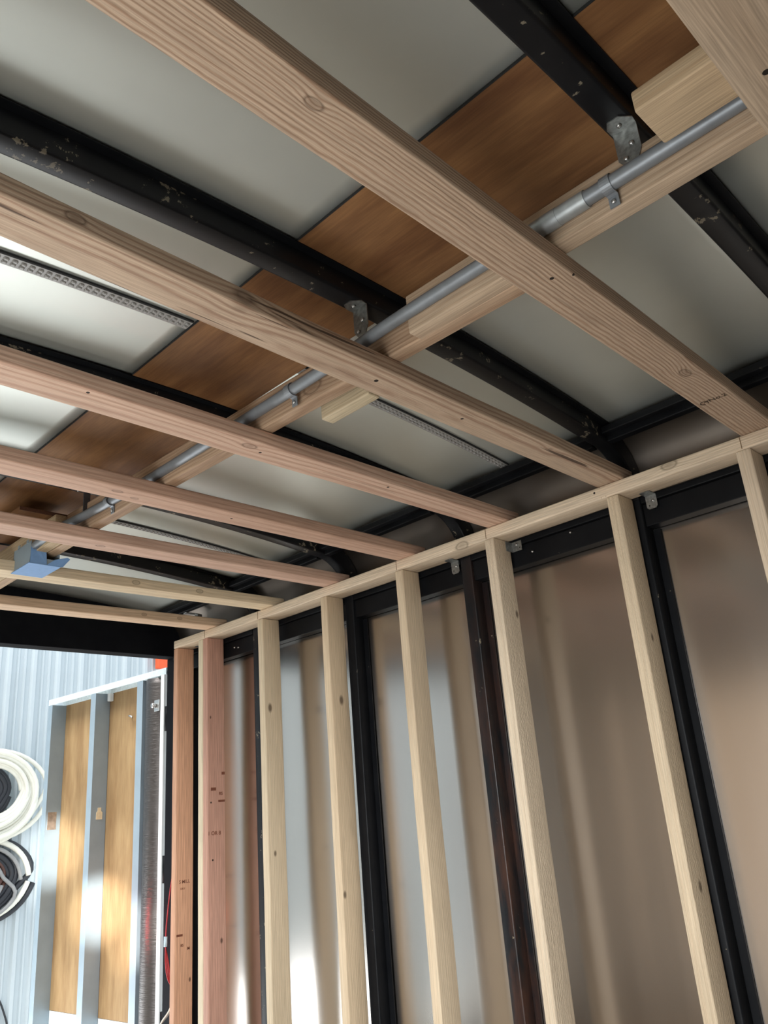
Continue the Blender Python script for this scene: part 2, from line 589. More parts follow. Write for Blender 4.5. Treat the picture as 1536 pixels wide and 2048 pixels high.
def arch_sheet(xa, xb, y0, y1, drop, th, n=14, wave=0.0, ph=0.0):
    m_ = 12 if wave else 1
    b = bmesh.new()
    rows = []
    for k_ in range(m_ + 1):
        v = k_ / m_
        y = y0 + (y1 - y0) * v
        top, bot = [], []
        for i in range(n + 1):
            x = xa + (xb - xa) * i / n
            env = math.sin(math.pi * v) * wave
            z = ceil_z(x) - drop + env * (0.35 + math.sin(v * 11 + x * 1.3 + ph) + 0.6 * math.sin(x * 4.2 + v * 3 + ph * 2))
            top.append(b.verts.new((x - XC, y + 2, z + th)))
            bot.append(b.verts.new((x - XC, y + 2, z)))
        rows.append((top, bot))
    for k_ in range(m_):
        (t0, b0), (t1, b1) = rows[k_], rows[k_ + 1]
        for i in range(n):
            b.faces.new((b0[i], b1[i], b1[i + 1], b0[i + 1]))
            b.faces.new((t0[i], t0[i + 1], t1[i + 1], t1[i]))
        b.faces.new((b0[0], t0[0], t1[0], b1[0]))
        b.faces.new((b0[-1], b1[-1], t1[-1], t0[-1]))
    for t, q in (rows[0], rows[-1]):
        for i in range(n):
            b.faces.new((q[i], q[i + 1], t[i + 1], t[i]))
    bmesh.ops.recalc_face_normals(b, faces=b.faces)
    return b


bays = [YF] + [p - RW / 2 for p in POSTS] + [YR]
for i in range(len(bays) - 1):
    y0, y1 = bays[i] + 0.0005, bays[i + 1] - 0.0005
    link('roof_panel', arch_sheet(PX1 - 0.01, 0.0, y0, y1, 0, 0.003, 20, 0.0012, i), M_roofpaint, ce, True)
    link('roof_panel', arch_sheet(2 * XC, PX0 + 0.01, y0, y1, 0, 0.003, 20, 0.0016, i + 2), M_roofpaint, ce, True)
    py1 = y1 if i < 4 else (-0.74 if i == 4 else y1)
    o = link('plywood_panel', arch_sheet(PX0, PX1, y0, y1, 0.006, 0.006, 4), M_ply, ce)
    o['label'] = 'brown plywood strip between grey roof sheets'
    b = bmesh.new()
    prism_bm([(PX0 - 0.0018 - XC, ceil_z(PX0) - 0.0055), (PX0 - XC, ceil_z(PX0) - 0.0055), (PX0 - XC, ceil_z(PX0)), (PX0 - 0.0018 - XC, ceil_z(PX0))], 'y', y0 + 2, y1 + 2, b)
    link('plywood_edge', b, M_dark, ce)
    for sgn in (1, -1):
        pts = []
        for j in range(13):
            a = math.pi / 2 * j / 12
            pts.append((SK * math.sin(a), 0.02 + (ceil_z(0) - 0.02) * math.cos(a)))
        o2 = [(x + 0.003, z + 0.003) for x, z in pts]
        poly = pts + o2[::-1]
        poly = [((x - XC) if sgn > 0 else (2 * XC - x - XC), z) for x, z in poly]
        link('cove_panel', prism_bm(poly, 'y', y0 + 2, y1 + 2), M_cove, ce, True).data.set_sharp_from_angle(angle=math.radians(40))
# second plywood layer that starts between the third and fourth bow
link('plywood_overlay', box_bm(-1.12 - XC, -0.955 - XC, -0.74 + 2, -0.39 + 2, 0.2, 0.213), M_ply, ce)
link('plywood_overlay_edge', box_bm(-1.12 - XC, -0.955 - XC, -0.7425 + 2, -0.7402 + 2, 0.2, 0.213), M_plyedge, ce)


def seam(xa, xb, y):
    b = bmesh.new()
    n = int((xb - xa) / 0.0165)
    for i in range(n):
        x = xa + (i + 0.5) * (xb - xa) / n
        z = ceil_z(x)
        for dy in (-0.0055, 0.0055):
            c = box_bm(x - 0.0052 - XC, x + 0.0052 - XC, y + dy - 0.0045 + 2, y + dy + 0.0045 + 2, z - 0.0085, z - 0.004, 0.002, 1)
            merge(b, c)
    return b


for xa, xb, y in ((-2.08, PX0 - 0.006, -1.9), (PX1 + 0.002, -0.035, -1.9), (PX1 + 0.002, -0.035, -0.655)):
    o = link('seam_strip', arch_sheet(xa, xb, y - 0.015, y + 0.015, 0.005, 0.005, 12), M_seam, ce)
    o['label'] = 'ribbed metal strip covering a roof sheet joint'
    link('seam_bumps', seam(xa, xb, y), M_seam, ce)['kind'] = 'stuff'
    link('seam_gap', arch_sheet(xa, xb, y - 0.0185, y - 0.015, 0.004, 0.004, 12), M_dark, ce)

# ------------------------------------------------------------------ black steel frame


def bow_poly():
    outer, inner = [], []
    n = 18
    for i in range(n + 1):
        x = XC + (0.0 - XC) * i / n
        outer.append((x, ceil_z(x)))
    for j in range(1, 11):
        a = math.pi / 2 * j / 10
        outer.append((SK * math.sin(a), (ceil_z(0)) * math.cos(a)))
    for i in range(n + 1):
        x = XC + (-0.055 - XC) * i / n
        inner.append((x, ceil_z(x) - 0.055))
    zi = inner[-1][1]
    for j in range(1, 11):
        a = math.pi / 2 * j / 10
        inner.append((-0.055 + 0.155 * math.sin(a), zi * math.cos(a)))
    return outer, inner


def bow_bm():
    out, inn = bow_poly()
    b = bmesh.new()
    full_o = [(2 * XC - x - XC, z) for x, z in out[::-1]][:-1] + [(x - XC, z) for x, z in out]
    full_i = [(2 * XC - x - XC, z) for x, z in inn[::-1]][:-1] + [(x - XC, z) for x, z in inn]
    n = len(full_o)
    rows = []
    for y in (-RW / 2, RW / 2):
        rows.append(([b.verts.new((x, y, z)) for x, z in full_o], [b.verts.new((x, y, z)) for x, z in full_i]))
    (o0, i0), (o1, i1) = rows
    for k_ in range(n - 1):
        b.faces.new((i0[k_], i1[k_], i1[k_ + 1], i0[k_ + 1]))
        b.faces.new((o0[k_], o0[k_ + 1], o1[k_ + 1], o1[k_]))
        b.faces.new((o0[k_], i0[k_], i0[k_ + 1], o0[k_ + 1]))
        b.faces.new((o1[k_], o1[k_ + 1], i1[k_ + 1], i1[k_]))
    b.faces.new((o0[0], o1[0], i1[0], i0[0]))
    b.faces.new((o0[-1], i0[-1], i1[-1], o1[-1]))
    bmesh.ops.recalc_face_normals(b, faces=b.faces)
    ed = [e for e in b.edges if all(v in set(i0 + i1) for v in e.verts) and abs(e.verts[0].co.y - e.verts[1].co.y) < 1e-6]
    bmesh.ops.bevel(b, geom=ed, offset=0.006, segments=3, profile=0.5, affect='EDGES')
    return b


def flange_bm(side):
    b = bmesh.new()
    n = 30
    top, bot = [], []
    for i in range(n + 1):
        x = -0.02 + (2 * XC + 0.02 + 0.02) * i / n
        top.append((x - XC, ceil_z(x) - 0.0068))
        bot.append((x - XC, ceil_z(x) - 0.0095))
    y0, y1 = (RW / 2, RW / 2 + 0.018) if side > 0 else (-RW / 2 - 0.018, -RW / 2)
    return prism_bm(bot + top[::-1], 'y', y0, y1, b)


bow_labels = ['black steel roof bow crossing at top right with scattered paint chips',
              'black steel roof bow with a scraped lower lip, between the two nearest full joists',
              'black steel roof bow seen just above the third joist, mostly hidden',
              'black steel roof bow carrying the steel drop strap to the conduit',
              'black steel roof bow closest to the dark rear header']
for i, yf in enumerate(POSTS):
    r = empty('roof_bow', (XC, yf - RW / 2, 0))
    tag(r, bow_labels[i], 'roof bow', 'black bows under the roof')
    link('channel', bow_bm(), M_rib, r, True).data.set_sharp_from_angle(angle=math.radians(40))
    link('flange', flange_bm(-1), M_black, r)

post_labels = ['black steel wall post standing below the top right roof bow',
               'black steel wall post tight behind the second wide stud from the right',
               'rust-browned black steel wall post standing clear in the middle of the bay',
               'black steel wall post with pale reflected stripe right of the fifth stud',
               'thin looking black steel wall post with chipped edge left of the sixth stud']
for i, yf in enumerate(POSTS):
    r = empty('wall_post', (SK, yf - RW / 2, FZ))
    tag(r, post_labels[i], 'post', 'black posts on the aluminium wall')
    m = M_rust if i == 2 else (M_rib if i == 4 else M_black)
    b = box_bm(-0.055, -0.001, -RW / 2, RW / 2, 0, H - 0.001)
    bmesh.ops.bevel(b, geom=[e for e in b.edges if abs(e.verts[0].co.z - e.verts[1].co.z) > 1], offset=0.006, segments=3, profile=0.5, affect='EDGES')
    link('channel', b, m, r, True).data.set_sharp_from_angle(angle=math.radians(40))
    link('flange', box_bm(-0.006, -0.001, -RW / 2 - 0.022, -RW / 2, 0, H - 0.09), m, r)
    link('flange', box_bm(-0.006, -0.001, RW / 2, RW / 2 + 0.022, 0, H - 0.09), m, r)

rail = empty('wall_rail', (SK, -2, 0))
tag(rail, 'black steel rail along the top of the aluminium wall under the plate', 'rail')
roofrail = empty('roof_rail', (-0.035, -2, 0))
tag(roofrail, 'black steel rail running lengthwise where the roof bends down', 'rail')
prev = YF
for yf in POSTS + [YR + RW]:
    a, c = prev + 0.0005, yf - RW - 0.0005
    link('rail_face', box_bm(-0.045, -0.001, a + 2, c + 2, -0.087, -0.018, 0.002), M_black, rail)
    link('rail_lip', box_bm(-0.056, -0.001, a + 2, c + 2, -0.017, 0.004, 0.003), M_black, rail)
    link('rail_face', box_bm(-0.027, -0.001, a + 2, c + 2, 0.168, 0.19, 0.003), M_black, roofrail)
    link('rail_lip', box_bm(0.0, 0.028, a + 2, c + 2, 0.150, 0.185, 0.003), M_black, roofrail)
    prev = yf
# rivets and clip ends on the wall rail
for y, z in ((-1.87, -0.052), (-2.60, -0.045), (-2.02, -0.03), (-0.50, -0.05), (-0.22, -0.055), (-0.19, -0.05)):
    link('rivet', cyl_bm((-0.045, y + 2, z), (-0.053, y + 2.004, z - 0.002), 0.0035, 10), M_screw, rail, True)

# ------------------------------------------------------------------ lumber: top plate, studs, joists
plate = board('top_plate', 'y', 0, 0.089, -4.6, 0.166, 0.0, 0.038,
              wood('pine_plate', PALE_L, PALE_D, 0.007, (0.01, 0.1), [(-0.20 - 0.0, 0.0445, 0.0, 0.016)] and [(-2.42 + 2.217, 0.045, 0.010, 0.014), (-1.66 + 2.217, 0.045, -0.012, 0.016)],
                   [(-2.18 + 2.217, 0.045, 0.006, 0.0035)], 1.3, 0.4), seed=3)
tag(plate, 'long pale pine top plate lying across the tops of the wall studs', 'board')
for y in (-0.10, -0.51, -0.93, -1.35, -1.765, -2.20, -2.215, -2.62):
    o = link('pencil_mark', box_bm(-0.0006, 0.0002, y - 0.0009, y + 0.0009, 0.002, 0.036), M_pencil)
    o.parent = plate
    o.matrix_parent_inverse = plate.matrix_world.inverted()
    o.location = (0, 0, H)

STUDS = [(-2.600, 'pale stud at the right edge of the picture, leaning out of frame'),
         (-2.2134, 'pale knotty stud with rough sawn face, second from the right edge'),
         (-1.7554, 'bright rough-faced stud with a zinc clip on its top side, third from the right'),
         (-1.3388, 'smooth straight stud left of the rust-browned black post'),
         (-0.9225, 'bark-edged stud with two brown knots, directly left of a black post'),
         (-0.5068, 'wavy-edged stud with one round knot, directly right of a thin black post')]
stud_knots = [[], [(0.0, 0.01, -0.03, 0.007)], [(0.1, -0.019, 0.02, 0.008)], [], [], []]
for i, (y, lab) in enumerate(STUDS):
    kn, ho = [], []
    zc = -H / 2
    if i == 4:
        kn = [(-0.404 - zc, -0.019, -0.005, 0.010), (-1.075 - zc, -0.019, 0.035, 0.007)]
    elif i == 5:
        kn = [(-0.376 - zc, -0.019, 0.018, 0.010), (-0.934 - zc, -0.019, 0.012, 0.006)]
    elif i == 1:
        kn = [(-0.42 - zc, -0.019, 0.0, 0.006), (-1.05 - zc, -0.019, 0.0, 0.008)]
    elif i == 2:
        kn = [(-0.25 - zc, -0.019, -0.03, 0.007)]
    L_, D_ = [(PALE_L, PALE_D), (srgb(222, 200, 166), PALE_D), (srgb(226, 206, 176), PALE_D), (srgb(224, 202, 168), srgb(198, 168, 130)), (srgb(222, 198, 162), PALE_D), (srgb(222, 202, 168), PALE_D)][i]
    m = wood('pine_stud_%d' % i, L_, D_, 0.008, (0.06 - 0.02 * i, 0.11), kn, ho, 2.0 + i, 0.3, 0.012, 0.25, 0.5 if i in (1, 2) else 0.2, 0, 1.0 if i in (1, 2) else 0.0)
    s = board('wall_stud', 'z', 0, 0.089, y - 0.038, y, FZ, -0.0005, m, seed=20 + i, warp=0.0014 if i in (4, 5) else 0.0007)
    tag(s, lab, 'stud', 'studs of the right wall framing')


def stamp(parent, bars, ink):
    for (cx, cy, w_, h_, z) in bars:
        link('stamp_bar', box_bm(cx - w_ / 2, cx + w_ / 2, cy - h_ / 2, cy + h_ / 2, z - 0.0004, z + 0.0003), ink, parent)


def near_face(parent, lx, lz, rot90=True):
    """matrix on a stud's camera-side face (local -Y side): text reads with up = local +X"""
    # text x -> local -Z?  the face normal is local -Y
    ex = Vector((0, 0, -1))
    ey = Vector((1, 0, 0))
    ez = ex.cross(ey)
    M = Matrix((ex, ey, ez)).transposed().to_4x4()
    M.translation = (lx, -0.0192, lz)
    return M


zc = -H / 2
sA = board('wall_stud', 'z', 0, 0.089, -0.0845, -0.0475, FZ, -0.0005, wood('pine_stud_pale', srgb(236, 220, 186), PALE_D, 0.008, (0.1, 0.1), [], [], 9.0, 0.25), seed=31)
tag(sA, 'pale slim stud doubled up behind the reddish stamped one', 'stud', 'studs of the right wall framing')
sB = board('wall_stud', 'z', 0, 0.089, -0.125, -0.0865, FZ, -0.0005,
           wood('fir_stud_red', srgb(196, 148, 126), srgb(172, 122, 100), 0.01, (0.05, 0.12), [(-0.93 - zc - 0.33, -0.019, -0.02, 0.006), (-0.36 - zc, -0.019, 0.03, 0.004)], [(-0.72 - zc, -0.019, 0.028, 0.004), (-0.95 - zc, -0.019, 0.02, 0.004)], 11.0, 0.3), seed=32)
tag(sB, 'reddish brown stud with dark grade stamps, doubled with a pale stud', 'stud', 'studs of the right wall framing')
sC = board('wall_stud', 'z', 0, 0.089, 0.128, 0.166, FZ, -0.0005,
           wood('fir_stud_orange', srgb(212, 160, 124), srgb(184, 130, 96), 0.011, (0.03, 0.13), [(-1.42 - zc, -0.019, -0.03, 0.005)], [], 14.0, 0.35), seed=33)
tag(sC, 'orange-brown end stud with a bright edge beside the door opening', 'stud', 'studs of the right wall framing')
# stamped marks: local X up the stud, local Z = -world x
for par, lst, ink in ((sB, [('1 OR 8', -0.845, 0.012, 0.022), ('RS', -0.685, -0.022, 0.018)], M_inkfaint),
                      (sC, [('S MILL', -1.035, 0.0, 0.02), ('DRY', -1.045 - 0.018, 0.008, 0.012), ('RS', -1.285, 0.01, 0.014), ('M', -1.30, -0.022, 0.016)], M_inkfaint)):
    for body, wz_, lz, size in lst:
        t = text_mesh('grade_stamp', body, size, ink, par, near_face(par, wz_ - zc, -lz if False else lz))
        t['label'] = 'dark inked grade stamp'


def bars_on_stud(par, lst, ink):
    for (wz_, lz, w_, h_) in lst:
        link('stamp_bar', box_bm(wz_ - zc - h_ / 2, wz_ - zc + h_ / 2, -0.0196, -0.0188, lz - w_ / 2, lz + w_ / 2), ink, par)


bars_on_stud(sB, [(-0.185, -0.004, 0.03, 0.007), (-0.665, 0.016, 0.026, 0.013), (-0.715, -0.026, 0.034, 0.009), (-0.60, -0.035, 0.016, 0.012)], M_inkfaint)
bars_on_stud(sC, [(-1.245, 0.022, 0.03, 0.009)], M_inkfaint)

# ceiling joists, laid flat across on the plates
JO = [(-2.6237, -0.0134), (-2.1902, -0.0133), (-1.7723, -0.0045), (-1.3526, 0.0002), (-0.9431, 0.015), (-0.5267, 0.0257), (-0.1004, 0.0306)]
jl = ['wide tan joist with a round knot and inked stamp, nearest full joist',
      'splintery tan joist with torn grain and a raised knot, second full joist',
      'pinkish joist with wavy stripes and a knot by the conduit crossing, third full joist',
      'smooth reddish joist just before the drop strap, fourth full joist',
      'pinkish joist touching the blue taped box from above, fifth full joist',
      'pale yellow joist directly under the blue taped box',
      'last joist, tan, running along the black rear header']
jc = [(srgb(214, 184, 154), srgb(170, 130, 98)), (srgb(216, 186, 156), srgb(168, 126, 98)), (PINK_L, PINK_D), (srgb(214, 174, 148), srgb(184, 138, 112)),
      (srgb(218, 180, 156), srgb(190, 146, 122)), (srgb(226, 204, 168), srgb(200, 172, 132)), (srgb(218, 186, 152), srgb(190, 152, 118))]
JX0, JX1 = 2 * XC - 0.085, 0.066
JXC = (JX0 + JX1) / 2
joists = []
for i, (y, t) in enumerate(JO):
    kn, ho = [], []
    yc = y - 0.0445
    if i == 0:
        kn = [(-1.535 - JXC, -2.707 - yc + 0.02, -0.019, 0.009), (-0.45 - JXC, -2.681 - yc, -0.019, 0.012)]
        ho = [(-0.979 - JXC, -2.681 - yc, -0.019, 0.004), (-0.957 - JXC, -2.712 - yc, -0.019, 0.003)]
    elif i == 1:
        kn = [(-1.349 - JXC, -0.03, 0.0, 0.020), (-1.66 - JXC, -0.045, 0.0, 0.010), (-0.36 - JXC, -0.03, -0.01, 0.010)]
        ho = [(-0.975 - JXC, 0.0, -0.019, 0.005), (-0.688 - JXC, 0.0, -0.019, 0.004)]
    elif i == 2:
        kn = [(-1.003 - JXC, -0.015, -0.019, 0.012)]
        ho = [(-1.42 - JXC, -0.03, -0.019, 0.004), (-0.53 - JXC, -0.02, -0.019, 0.004), (-0.96 - JXC, 0.0, -0.019, 0.004)]
    elif i == 3:
        kn = [(-1.12 - JXC, -0.01, -0.019, 0.009), (-1.06 - JXC, 0.01, -0.019, 0.007)]
        ho = [(-0.75 - JXC, 0.0, -0.019, 0.004)]
    elif i == 4:
        kn = [(-0.95 - JXC, 0.0, -0.019, 0.009)]
    elif i == 5:
        kn = [(-0.35 - JXC, -0.0445, 0.0, 0.009), (-0.62 - JXC, -0.0445, 0.0, 0.009)]
    elif i == 6:
        kn = [(-0.35 - JXC, -0.0445, 0.0, 0.007), (-0.18 - JXC, -0.0445, 0.0, 0.007)]
    pitch = [0.0042, 0.008, 0.010, 0.011, 0.013, 0.011, 0.011][i]
    pith = [(0.11, 0.16), (0.02, 0.07), (0.05, 0.10), (0.04, 0.09), (-0.03, 0.1), (0.04, 0.1), (0.03, 0.1)][i]
    m = wood('fir_joist_%d' % i, jc[i][0], jc[i][1], pitch, pith, kn, ho, 21.0 + 3 * i, [0.75, 0.7, 0.6, 0.45, 0.45, 0.35, 0.35][i], [0.003, 0.010, 0.010, 0.009, 0.009, 0.009, 0.009][i], 0.3, [0.7, 0.5, 0.3, 0.2, 0.2, 0.2, 0.2][i], [0.15, 0.9, 0.3, 0.15, 0.15, 0.3, 0.15][i])
    j = board('ceiling_joist', 'x', JX0, JX1, y - 0.089, y, 0.0385, 0.0765, m, rz=-t, pivot=(0, y), seed=50 + i, warp=0.002 if i == 1 else 0.0009)
    tag(j, jl[i], 'joist', 'joists laid flat across the ceiling')
    joists.append(j)
# one more joist at the top right, out of line with the rest
j0 = board('ceiling_joist', 'x', JX0, JX1, -3.17, -3.082, 0.0385, 0.0765,
           wood('fir_joist_near', srgb(206, 180, 150), srgb(184, 154, 122), 0.02, (0.0, 0.2), [], [(-1.125 - JXC, 0.002, -0.019, 0.005)], 61.0, 0.4, 0.03), seed=77)
tag(j0, 'broad tan joist cut off by the upper right corner of the picture', 'joist', 'joists laid flat across the ceiling')

# inked stamp on the nearest joist: text x runs along local -Y, reading up = local +X reversed
j = joists[0]


def under(lx, ly):
    ex, ey = Vector((0, -1, 0)), Vector((-1, 0, 0))
    ez = ex.cross(ey)
    M = Matrix((ex, ey, ez)).transposed().to_4x4()
    M.translation = (lx, ly, -0.0192)
    return M


ty = -2.6237 - 0.0445
t = text_mesh('grade_stamp', 'No.2', 0.021, M_ink, j, under(-0.272 - JXC, -2.678 - ty))
t['label'] = 'dark inked grade stamp'
b = bmesh.new()
ring = [(-0.27 - JXC + 0.009 * math.cos(a), -2.644 - ty + 0.008 * math.sin(a), -0.0193) for a in (i * 0.45 for i in range(11))]
tube_bm(ring, 0.0013, 6, b)
tube_bm([(-0.262 - JXC, -2.652 - ty, -0.0193), (-0.278 - JXC, -2.655 - ty, -0.0193), (-0.27 - JXC, -2.645 - ty, -0.0193)], 0.0012, 6, b)
link('mill_mark', b, M_ink, j)
stamp(j, [(-0.088 - JXC, -2.652 - ty, 0.005, 0.026, -0.019), (-0.063 - JXC, -2.688 - ty, 0.005, 0.026, -0.019), (-0.075 - JXC, -2.650 - ty, 0.003, 0.014, -0.019)], M_ink)

# ------------------------------------------------------------------ centre beam, blocks and conduit above the joists
beamA = board('centre_beam', 'y', -1.003, -0.965, -3.9, -2.375, 0.0775, 0.1665, wood('beam_near', srgb(212, 184, 152), srgb(178, 142, 108), 0.012, (0.02, 0.12), [], [(0.74, 0.019, 0.012, 0.003), (0.62, 0.019, 0.006, 0.003)], 71.0, 0.35), seed=81)
tag(beamA, 'tan beam on edge behind the near run of conduit, ending in a rounded cut', 'beam', 'lengthwise beam boards above the joists')
beamB = board('centre_beam', 'y', -0.963, -0.925, -2.70, -0.86, 0.0775, 0.1665, wood('beam_mid', srgb(210, 176, 142), srgb(164, 122, 88), 0.01, (0.02, 0.1), [(-0.27, 0.019, -0.01, 0.018)], [], 74.0, 0.5), rz=0.028, pivot=(-0.963, -2.70), seed=82)
tag(beamB, 'knotty beam on edge lapped behind the second and third joists', 'beam', 'lengthwise beam boards above the joists')
beamC = board('scab_block', 'y', -0.9, -0.862, -2.15, -1.985, 0.0775, 0.1665, wood('beam_scab', srgb(226, 206, 168), srgb(198, 170, 128), 0.008, (0.02, 0.1), [], [], 76.0, 0.4), seed=83)
tag(beamC, 'short pale scab block fixed to the right of the knotty beam', 'block', 'lengthwise beam boards above the joists')
beamD = board('centre_beam', 'y', -1.046, -1.008, -0.85, 0.10, 0.0775, 0.1665, wood('beam_far', srgb(226, 200, 158), srgb(200, 166, 120), 0.012, (0.02, 0.1), [], [], 78.0, 0.35), seed=84)
tag(beamD, 'honey coloured beam board beside the blue taped box', 'beam', 'lengthwise beam boards above the joists')
beamE = board('centre_beam', 'y', -1.006, -0.968, -0.84, 0.10, 0.0775, 0.1665, wood('beam_far_two', srgb(222, 190, 154), srgb(192, 152, 112), 0.012, (0.02, 0.1), [], [], 79.0, 0.35), seed=85)
tag(beamE, 'pinkish beam board lapped to the right of the honey coloured one', 'beam', 'lengthwise beam boards above the joists')
blk = board('wood_block', 'y', -1.158, -1.068, -3.45, -2.962, 0.078, 0.116, wood('block_near', srgb(214, 184, 144), srgb(184, 146, 104), 0.02, (0.0, 0.2), [], [], 88.0, 0.4, 0.03), seed=86)
tag(blk, 'square-ended tan block lying on the top right joist, left of the conduit', 'block')

cx_, cz_ = -1.0195, 0.1135
cond = empty('conduit', (cx_, -2.0, cz_))
tag(cond, 'long grey steel conduit running beside the centre beam above the joists', 'conduit')
cp = [(0.0, -1.9, 0), (0.0, -1.0, 0), (0.0, -0.38, 0), (0.012, -0.1, 0), (0.012, 0.6, 0), (-0.003, 0.95, 0), (-0.028, 1.12, -0.008), (-0.034, 1.278, -0.02)]
link('tube', tube_bm(smooth_path(cp, 8), 0.0135, 20), M_emt, cond, True)
cb = cyl_bm((0, -0.805, 0), (0, -0.66, 0), 0.0158, 24)
cyl_bm((0, -0.75, 0), (0, -0.72, 0), 0.0166, 24, cb)
o = link('coupling', cb, plain('coupling_steel', srgb(176, 182, 184), 0.5, 0.6, 60, 0.1, 0.02), cond, True)
o.data.set_sharp_from_angle(angle=math.radians(40))
o['label'] = 'fatter pale coupling sleeve'


def strap(y, x, z, label, r=0.0146):
    e = empty('conduit_strap', (x, y, z))
    tag(e, label, 'strap', 'straps holding the conduit')
    b = bmesh.new()
    prof = []
    for i in range(15):
        a = math.radians(70 + 220 * i / 14)
        prof.append((math.cos(a) * (r + 0.0008), math.sin(a) * (r + 0.0008)))
    prof += [(0.0145, -r - 0.0006), (0.0145, -r - 0.022)]
    inner = [(p[0] * 0.92, p[1] * 0.92) for p in prof[:15]] + [(0.0130, -r + 0.001), (0.0130, -r - 0.022)]
    outer = [(p[0] * 1.05, p[1] * 1.05) for p in prof[:15]] + [(0.0105, -r - 0.002), (0.0105, -r - 0.022)]
    poly = outer + inner[::-1]
    prism_bm(poly, 'y', -0.009, 0.009, b)
    link('band', b, M_emt, e, False)
    link('screw', cyl_bm((0.0105, 0, -r - 0.013), (0.0065, 0, -r - 0.013), 0.0042, 12, r2=0.0035), M_screw, e, True)
    return e


strap(-2.845, cx_, cz_, 'steel strap on the conduit at upper right beside the coupling')
strap(-2.005, cx_ + 0.012, cz_, 'steel strap on the conduit between the second and third joists')
strap(-1.16, cx_ - 0.0, cz_, 'steel strap on the conduit beyond the fourth joist')

# ------------------------------------------------------------------ zinc brackets


def plate_bm(w_, h_, t_, c_=0.006, bm=None):
    """flat plate in local XZ with clipped lower corners, front face at y=-t"""
    poly = [(-w_ / 2, 0), (w_ / 2, 0), (w_ / 2, -h_ + c_), (w_ / 2 - c_, -h_), (-w_ / 2 + c_, -h_), (-w_ / 2, -h_ + c_)]
    return prism_bm(poly, 'y', -t_, 0, bm)


def angle_bracket(loc, rz, label, w_=0.036, h1=0.045, h2=0.035, flip=1):
    """vertical leg hangs in local XZ facing -Y; horizontal leg runs towards local -Y (flip=1) or +Y"""
    e = empty('angle_bracket', loc, rz)
    tag(e, label, 'bracket', 'small zinc angle brackets')
    link('leg_plate', plate_bm(w_, h1, 0.002), M_zinc, e)
    b = bmesh.new()
    d = -1 if flip > 0 else 1
    c_ = 0.006
    poly = [(-w_ / 2, 0), (w_ / 2, 0), (w_ / 2, d * (h2 - c_)), (w_ / 2 - c_, d * h2), (-w_ / 2 + c_, d * h2), (-w_ / 2, d * (h2 - c_))]
    prism_bm(poly, 'z', -0.001, 0.001, b)
    link('top_plate', b, M_zinc, e)
    link('screw', cyl_bm((0.006, -0.002, -h1 * 0.45), (0.006, -0.007, -h1 * 0.45), 0.005, 12, r2=0.0035), M_screw, e, True)
    link('hole', cyl_bm((-0.008, -0.0021, -h1 * 0.75), (-0.008, -0.0026, -h1 * 0.75), 0.0022, 10), M_dark, e)
    return e


# on the wall: legs face -x.  local -Y -> world -x means rz = -90deg
RZ = -math.pi / 2
angle_bracket((0.098, -1.545, -0.0015), RZ, 'zinc bracket under the plate just left of the rust-browned post', 0.034, 0.045, 0.042)
angle_bracket((0.098, -2.305, -0.0015), RZ, 'zinc bracket under the plate between the two right-hand studs', 0.034, 0.042, 0.042)
angle_bracket((0.098, 0.06, -0.0015), RZ, 'zinc bracket tucked between the end stud and the doubled studs', 0.034, 0.04, 0.042)
# side clip on the third stud: vertical plate on the stud's near face with a leg against the rail
e = empty('angle_bracket', (0.062, -1.7942, -0.004))
tag(e, 'zinc clip screwed to the near side of the third stud', 'bracket', 'small zinc angle brackets')
link('leg_plate', box_bm(0.0, 0.036, -0.002, 0.0, -0.034, 0.0, 0.0008, 1), M_zinc, e)
link('rail_plate', box_bm(0.034, 0.036, -0.04, -0.0005, -0.034, 0.0, 0.0008, 1), M_zinc, e)
link('screw', cyl_bm((0.034, -0.02, -0.012), (0.030, -0.02, -0.012), 0.005, 12, r2=0.0035), M_screw, e, True)
link('hole', cyl_bm((0.034, -0.032, -0.024), (0.0335, -0.032, -0.024), 0.0022, 10), M_dark, e)


def bow_bracket(yb, xface, label, zr=0.2095):
    """horizontal plate screwed under a roof bow, vertical leg on the beam's left face"""
    e = empty('angle_bracket', (xface, yb, zr))
    tag(e, label, 'bracket', 'small zinc angle brackets')
    b = bmesh.new()
    poly = [(0, -0.022), (-0.018, -0.024), (-0.036, -0.008), (-0.036, 0.012), (-0.022, 0.02), (0, 0.02)]
    prism_bm(poly, 'z', -0.0022, 0, b)
    link('bow_plate', b, M_zinc, e)
    b = prism_bm([(-0.022, 0), (0.02, 0), (0.02, -0.055), (0.008, -0.072), (-0.012, -0.072), (-0.022, -0.05)], 'x', -0.0022, 0)
    link('beam_plate', b, M_zinc, e)
    link('screw', cyl_bm((-0.018, 0.0, -0.0022), (-0.018, 0.0, -0.006), 0.005, 12, r2=0.0035), M_screw, e, True)
    for y, z in ((-0.008, -0.035), (0.006, -0.058)):
        link('screw', cyl_bm((-0.0022, y, z), (-0.0065, y, z), 0.005, 12, r2=0.0035), M_screw, e, True)
    return e


bow_bracket(-2.885, -1.0035, 'zinc bracket joining the top right roof bow to the beam')
bow_bracket(-2.245, -1.0035, 'zinc bracket joining the second roof bow to the beam')
# small bent clip on the roof rail near the rear
e = empty('roof_clip', (0.005, 0.03, 0.149))
tag(e, 'small bent silver clip on the roof rail above the rear corner', 'clip')
link('clip_plate', box_bm(-0.03, 0.05, -0.012, 0.012, -0.003, 0.0, 0.001, 1), M_zinc, e)
link('clip_tab', box_bm(0.03, 0.055, -0.018, 0.006, -0.022, -0.0035, 0.001, 1), M_screw, e)
